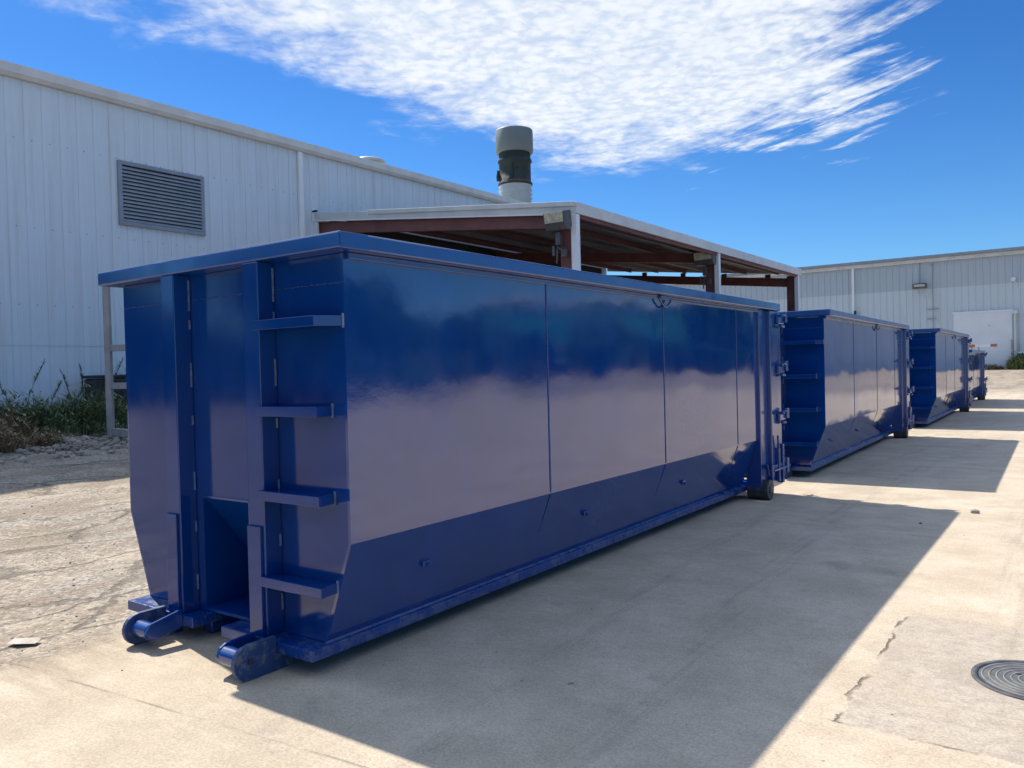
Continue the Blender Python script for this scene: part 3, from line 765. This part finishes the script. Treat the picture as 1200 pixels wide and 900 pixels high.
def weed(name, label, x, y, spread, h, nb, mat, stalks=(), cat='weed', seed=0, sep=True, lw=.018, dry=.0):
    rnd = random.Random(seed)
    root = thing(name, label, cat, (x, y, zg(x, y)))
    mb = MB()
    for i in range(nb):
        r = spread*math.sqrt(rnd.random()); a = rnd.uniform(0, 6.28); xx, yy = r*math.cos(a), r*math.sin(a)
        hh = h*rnd.uniform(.4, 1.05)*(1-.45*(r/spread)**2)
        blade(mb, xx, yy, zg(x+xx, y+yy)-zg(x, y)-.02, hh, lw*rnd.uniform(.6, 1.4), rnd.uniform(.02, .25)*h, rnd.uniform(0, 6.28), rnd.uniform(.05, .45)*h, rnd)
        if rnd.random() < .55:      # side leaves
            for k in range(3):
                zz = hh*rnd.uniform(.25, .9); az = rnd.uniform(0, 6.28)
                blade(mb, xx, yy, zz, .10*h*rnd.uniform(.5, 1.2), lw*rnd.uniform(1, 2.4), .16*h*rnd.random(), az, .12*h, rnd)
    mb.build('leaves', M[mat], root, fix=False)
    if stalks:
        mb = MB(); hd = MB()
        for (sx_, sy_, hh, lx, ly) in stalks:
            pts = [(sx_+lx*t_*t_, sy_+ly*t_*t_, hh*t_) for t_ in (0, .25, .5, .75, 1)]
            mb.tube(pts, [.009, .008, .007, .006, .004], 5)
            for k in range(46):
                t_ = rnd.uniform(.72, 1.02); c_ = Vector((sx_+lx*t_*t_, sy_+ly*t_*t_, hh*t_))
                blade(hd, c_.x, c_.y, c_.z-.02, rnd.uniform(.03, .10), .016, rnd.uniform(.01, .05), rnd.uniform(0, 6.28), .03, rnd)
            for k in range(20):
                t_ = rnd.uniform(.1, .75); c_ = Vector((sx_+lx*t_*t_, sy_+ly*t_*t_, hh*t_))
                blade(hd, c_.x, c_.y, c_.z, rnd.uniform(.05, .14), .022, rnd.uniform(.05, .16), rnd.uniform(0, 6.28), .08, rnd)
        mb.build('stalks', M['weed_stalk'], root); hd.build('seed_heads', M['weed_stalk'], root, fix=False)
    return root
weed('weed_clump', 'tall green weed clump with seeded stalks beside the steel stand', -12.7, 5.05, .70, 1.0, 620, 'weed_green',
     ((-.25, -.15, 1.25, -.1, .0), (.0, .05, 1.2, .15, .1), (.1, .1, 1.35, .1, .3), (.2, .2, 1.55, .2, .45), (-.35, -.3, 1.15, -.25, -.1)), seed=1)
weed('weed_clump', 'dark green weed clump in the middle of the rubble bank', -12.6, 4.25, .7, .85, 620, 'weed_green', ((-.1, -.2, .95, .1, .25), (.1, .1, .9, .15, .3)), seed=2)
weed('weed_clump', 'leafy weed with a drooping seed plume against the white siding', -12.9, 3.75, .6, .85, 520, 'weed_green', ((0, 0, 1.32, .1, .35), (-.1, -.1, 1.0, .0, -.3)), seed=3)
weed('weed_clump', 'bushy weed at the left edge under the white wall', -13.0, 3.0, .65, .95, 520, 'weed_green', ((-.1, .1, 1.2, .1, -.2),), seed=4)
weed('dry_weed', 'brown dry grass tuft at the far left edge of the rubble', -10.9, 2.55, .33, .52, 320, 'weed_dry', seed=5)
weed('dry_weed', 'thin straw coloured tuft in front of the green weeds', -11.2, 3.35, .30, .42, 170, 'weed_dry', seed=6)
weed('dry_weed', 'orange brown withered weed among the green clumps', -12.1, 3.2, .35, .66, 200, 'weed_dry', seed=8)
weed('weed_clump', 'low green weed at the foot of the steel stand', -11.9, 4.75, .4, .38, 240, 'weed_green', seed=7)
weed('far_bush', 'grey green bush at the foot of the pipe by the white door', -1.0, 68.7, .75, 1.5, 420, 'weed_green', cat='bush', seed=9, lw=.05)
weed('dry_weed', 'low yellow grass strip along the foot of the white door', -2.9, 69.2, 1.0, .55, 500, 'weed_dry', seed=10, lw=.04)

# ------------------------------------------------------------------ trees round the yard (mirrored in the paint)
M['bark'] = simple('bark', (.10, .075, .055), .9, 0, .3, 6, .4, 20)
M['crown'] = leafmat('tree_leaves', (.010, .065, .050), (.022, .12, .092))
def make_tree(seed, h, label, group):
    rnd = random.Random(seed)
    root = thing('broadleaf_tree', label, 'tree', group=group)
    mb = MB(); top = []
    mb.tube([(0, 0, -.2), (.05, .02, h*.22), (.1, -.1, h*.45), (.0, .05, h*.75)], [.30, .22, .15, .04], 8)
    for k in range(7):
        a = k*2.4+rnd.random(); r = h*rnd.uniform(.2, .36); z0 = h*rnd.uniform(.2, .4); z1 = h*rnd.uniform(.45, .85)
        mb.tube([(0, 0, z0), (math.cos(a)*r*.5, math.sin(a)*r*.5, (z0+z1)*.5), (math.cos(a)*r, math.sin(a)*r, z1)], [.11, .07, .03], 6)
        top.append(Vector((math.cos(a)*r, math.sin(a)*r, z1)))
    mb.build('trunk', M['bark'], root)
    top += [Vector((0, 0, h*.8)), Vector((0, 0, h*.5))]
    for k in range(7): top.append(Vector((math.cos(k*.9)*h*.3, math.sin(k*.9)*h*.3, h*rnd.uniform(.08, .2))))
    mb = MB()
    for c_ in top:
        R_ = h*rnd.uniform(.15, .24)
        for i in range(340):
            v = Vector((rnd.gauss(0, 1), rnd.gauss(0, 1), rnd.gauss(0, .8))).normalized()*R_*rnd.uniform(.45, 1.08); p = c_+v
            s_ = rnd.uniform(.25, .60)*h/11; u = Vector((rnd.gauss(0,1), rnd.gauss(0,1), rnd.gauss(0,1))).normalized(); w = u.orthogonal().normalized()
            mb.add([p-u*s_, p+w*s_*.6, p+u*s_, p-w*s_*.6], [(0,1,2,3)])
    mb.build('crown', M['crown'], root, fix=False)
    return root
TG = 'trees across the yard seen only mirrored in the dumpster paint'
TL = 'broad green tree across the yard, seen only as a reflection in the blue paint'
protos = [make_tree(21, 11, TL, TG), make_tree(22, 9, TL, TG), make_tree(23, 13, TL, TG)]
spots = []; low = []
rnd = random.Random(5)
for k in range(26):                                       # right of the yard, from ahead round to the side
    a = R(9+k*3.3+rnd.uniform(-.9, .9)); low.append(20 < math.degrees(a) < 38); dd = 82+rnd.uniform(-7, 9)
    spots.append((math.sin(a)*dd+3, math.cos(a)*dd))
for k in range(12):                                       # behind the camera
    a = R(188+k*7+rnd.uniform(-1.5, 1.5)); dd = 25+rnd.uniform(-1.5, 2)
    spots.append((math.sin(a)*dd+3, math.cos(a)*dd))
for i, (x, y) in enumerate(spots):
    o = protos[i] if i < 3 else copy_tree(protos[i % 3])
    o.location = (x, y, zg(x, y)); o.rotation_euler.z = i*1.3; s_ = rnd.uniform(.62, .92)*(.52 if i >= 26 else .7 if i < 3 else .62 if low[i] else 1); o.scale = (s_*1.15, s_*1.15, s_)

# big teal hall behind those trees: the green cast in the middle of the mirrored band
M['teal'] = siding('teal_siding', (.015, .30, .27), .10)
ha = R(28.5); hd = 100
hall = thing('teal_hall', 'teal metal hall beyond the trees, seen only mirrored as a green cast', 'building', (3+math.sin(ha)*hd, math.cos(ha)*hd, .8), -ha)
a = MB(); prof = ribbed(-16, 16, .8, .08, 'x'); n = len(prof)
a.add([(x, -.02-o, z) for z in (0, 9.4) for x, o in prof], [(i, i+1, n+i+1, n+i) for i in range(n-1)]); a.build('wall_siding', M['teal'], hall, fix=False)
a = MB(); a.box(-16, 16, .02, 18, 0, 9.4); a.build('wall', M['teal'], hall)
a = MB(); a.prism([(-.4, 9.41), (9, 10.9), (18.4, 9.41)], 'x', -16.3, 16.3); a.build('roof', M['roof'], hall)
for x in (-9, 6):
    a = MB(); a.box(x-2.2, x+2.2, -.16, -.11, 0, 4.8); a.build('roller_door', M['grey_steel'], hall)

# ------------------------------------------------------------------ sky
SUNV = Vector((-.836, .1623, 1)).normalized()
elev = math.asin(SUNV.z); azim = math.atan2(SUNV.x, SUNV.y)
w = bpy.data.worlds.new('World'); S.world = w; w.use_nodes = True
t = NT(w.node_tree); bg = t.n['Background']
sky = t.new('ShaderNodeTexSky', sky_type='NISHITA', sun_disc=False, sun_elevation=elev, sun_rotation=azim, altitude=0, air_density=1.0, dust_density=.25, ozone_density=2.2)
hs = t.new('ShaderNodeHueSaturation'); t.put(hs.inputs['Color'], sky.outputs[0]); hs.inputs['Saturation'].default_value = 1.22; hs.inputs['Value'].default_value = 1.0
dirv = t.new('ShaderNodeTexCoord').outputs['Generated']
sep = t.new('ShaderNodeSeparateXYZ'); t.put(sep.inputs[0], dirv)
iz = t.math('DIVIDE', 1., t.math('MAXIMUM', sep.outputs[2], .03))
qx = t.math('MULTIPLY', sep.outputs[0], iz); qy = t.math('MULTIPLY', sep.outputs[1], iz)
ca = t.math('ADD', t.math('MULTIPLY', qx, .811), t.math('MULTIPLY', qy, .585))
cb = t.math('ADD', t.math('MULTIPLY', qx, -.585), t.math('MULTIPLY', qy, .811))
cv = t.new('ShaderNodeCombineXYZ'); t.put(cv.inputs[0], ca); t.put(cv.inputs[1], cb); P = cv.outputs[0]
def lin(ka, a0, kb, b0): return t.math('ADD', t.math('MULTIPLY', t.math('SUBTRACT', ca, a0), ka), t.math('MULTIPLY', t.math('SUBTRACT', cb, b0), kb))
d1_ = lin(.870, -1.0, -.493, 2.12)
d2_ = t.math('MULTIPLY', t.math('SUBTRACT', 4.05, cb), .6)
d3_ = t.math('SUBTRACT', 1.75, ca)
d4_ = lin(-.768, 1.15, .64, 2.1)
mk = t.math('MINIMUM', t.math('MINIMUM', d1_, d2_), t.math('MINIMUM', d3_, d4_))
tl = t.math('ADD', t.math('POWER', t.math('DIVIDE', t.math('SUBTRACT', ca, t.math('ADD', 1.02, t.math('MULTIPLY', t.math('SUBTRACT', cb, 4.2), .16))), .13), 2), t.math('POWER', t.math('DIVIDE', t.math('SUBTRACT', cb, 4.1), .55), 2))
mk = t.math('MAXIMUM', mk, t.math('MULTIPLY', t.math('SUBTRACT', 1, tl), .22))
nb = t.noise(P, 1.5, 7, .6, .4); nm = t.noise(P, 5.0, 6, .62, .3)
warp = t.vmath('ADD', t.scale(P, (1, .9, 1)), t.scale(t.noise(P, 3, 3, out='Color'), (.12, .12, 0)))
vz = t.new('ShaderNodeTexVoronoi', feature='SMOOTH_F1'); t.put(vz.inputs['Vector'], warp); vz.inputs['Scale'].default_value = 21; vz.inputs['Smoothness'].default_value = .6
cells = t.math('ADD', t.math('MULTIPLY', t.noise(warp, 34, 3, .5, .5), .55), t.math('MULTIPLY', t.math('SUBTRACT', 1.05, vz.outputs['Distance']), .45))
m1 = t.math('ADD', t.math('MULTIPLY', mk, 1.5), t.math('MULTIPLY', t.math('SUBTRACT', nb, .5), 1.9))
m1 = t.math('ADD', m1, t.math('MULTIPLY', t.math('SUBTRACT', nm, .5), 1.1))
# thinner towards the right end
m1 = t.math('SUBTRACT', m1, t.mapr(ca, .65, 1.5, 0, .42))
su = t.math('ADD', t.math('MULTIPLY', ca, .45), t.math('MULTIPLY', cb, -.89)); sv = t.math('ADD', t.math('MULTIPLY', ca, .89), t.math('MULTIPLY', cb, .45))
sc_ = t.new('ShaderNodeCombineXYZ'); t.put(sc_.inputs[0], su); t.put(sc_.inputs[1], t.math('MULTIPLY', sv, 4.2))
strk = t.noise(sc_.outputs[0], 1.9, 8, .66, .7)
m1 = t.math('ADD', m1, t.math('MULTIPLY', t.math('MULTIPLY', t.math('SUBTRACT', strk, .52), 3.0), t.mapr(ca, .6, 1.3)))
dens = t.mapr(m1, -.15, .70)
rip = t.math('ADD', t.math('MULTIPLY', t.mapr(cells, .28, .72), t.mapr(dens, .3, 1, 1., .34)), t.math('MULTIPLY', dens, t.mapr(nm, .3, .7, .55, .85)), clamp=True)
dens = t.math('MULTIPLY', dens, t.math('ADD', .44, t.math('MULTIPLY', rip, .50)), clamp=True)
dens = t.math('MULTIPLY', dens, t.mapr(sep.outputs[2], .12, .2))
cc = t.mix(t.math('MULTIPLY', t.mapr(cells, .3, .75), t.mapr(nb, .3, .6, .55, 1)), (4.1, 4.55, 5.05), (5.15, 5.3, 5.5))
col = t.mix(dens, hs.outputs[0], cc)
tint = t.mix(t.mapr(sep.outputs[2], .08, .42), t.mix(1., hs.outputs[0], (.33, .53, .73), 'MULTIPLY'), t.mix(1., hs.outputs[0], (.235, .445, .67), 'MULTIPLY'))
high = t.mapr(t.math('ADD', t.noise(P, 2.2, 6, .6), t.math('MULTIPLY', t.math('SUBTRACT', cells, .5), .3)), .40, .62)  # unseen overhead cloud cover, added as cool fill light for the shadows
high = t.math('MULTIPLY', high, t.mapr(sep.outputs[2], .50, .62))
dens = t.math('MAXIMUM', dens, t.math('MULTIPLY', high, .86))
col = t.mix(dens, tint, t.mix(t.mapr(sep.outputs[2], .46, .54), cc, (6.2, 7.2, 8.4)))
t.put(bg.inputs['Color'], col); bg.inputs['Strength'].default_value = .1

sl = bpy.data.lights.new('sun', 'SUN'); sl.energy = 3.4; sl.angle = R(.55); sl.color = (1, .93, .82)
so = bpy.data.objects.new('sun', sl); COL.objects.link(so); so.rotation_euler = SUNV.to_track_quat('Z', 'Y').to_euler()

# ------------------------------------------------------------------ camera (solved from the photograph)
F, YAW, PIT, ROL = 936.89, 35.7931, -1.0062, -1.4505
cam = bpy.data.cameras.new('camera'); co = bpy.data.objects.new('camera', cam); COL.objects.link(co)
cam.sensor_width = 36; cam.lens = F/1200*36; cam.clip_start = .05; cam.clip_end = 4000
yw, pt, rl = R(YAW), R(PIT), R(ROL)
fw = Vector((-math.sin(yw)*math.cos(pt), math.cos(yw)*math.cos(pt), math.sin(pt)))
rt = Vector((math.cos(yw), math.sin(yw), 0)); up = rt.cross(fw)
r2 = rt*math.cos(rl)+up*math.sin(rl); u2 = -rt*math.sin(rl)+up*math.cos(rl)
mw = Matrix(((r2.x, u2.x, -fw.x, 3.3278), (r2.y, u2.y, -fw.y, -3.0525), (r2.z, u2.z, -fw.z, 1.6992), (0, 0, 0, 1)))
co.matrix_world = mw
S.camera = co
S.view_settings.view_transform = 'Standard'; S.view_settings.look = 'None'; S.view_settings.gamma = 1; S.view_settings.use_curve_mapping = False
S.view_settings.exposure = .95
S.cycles.max_bounces = 6
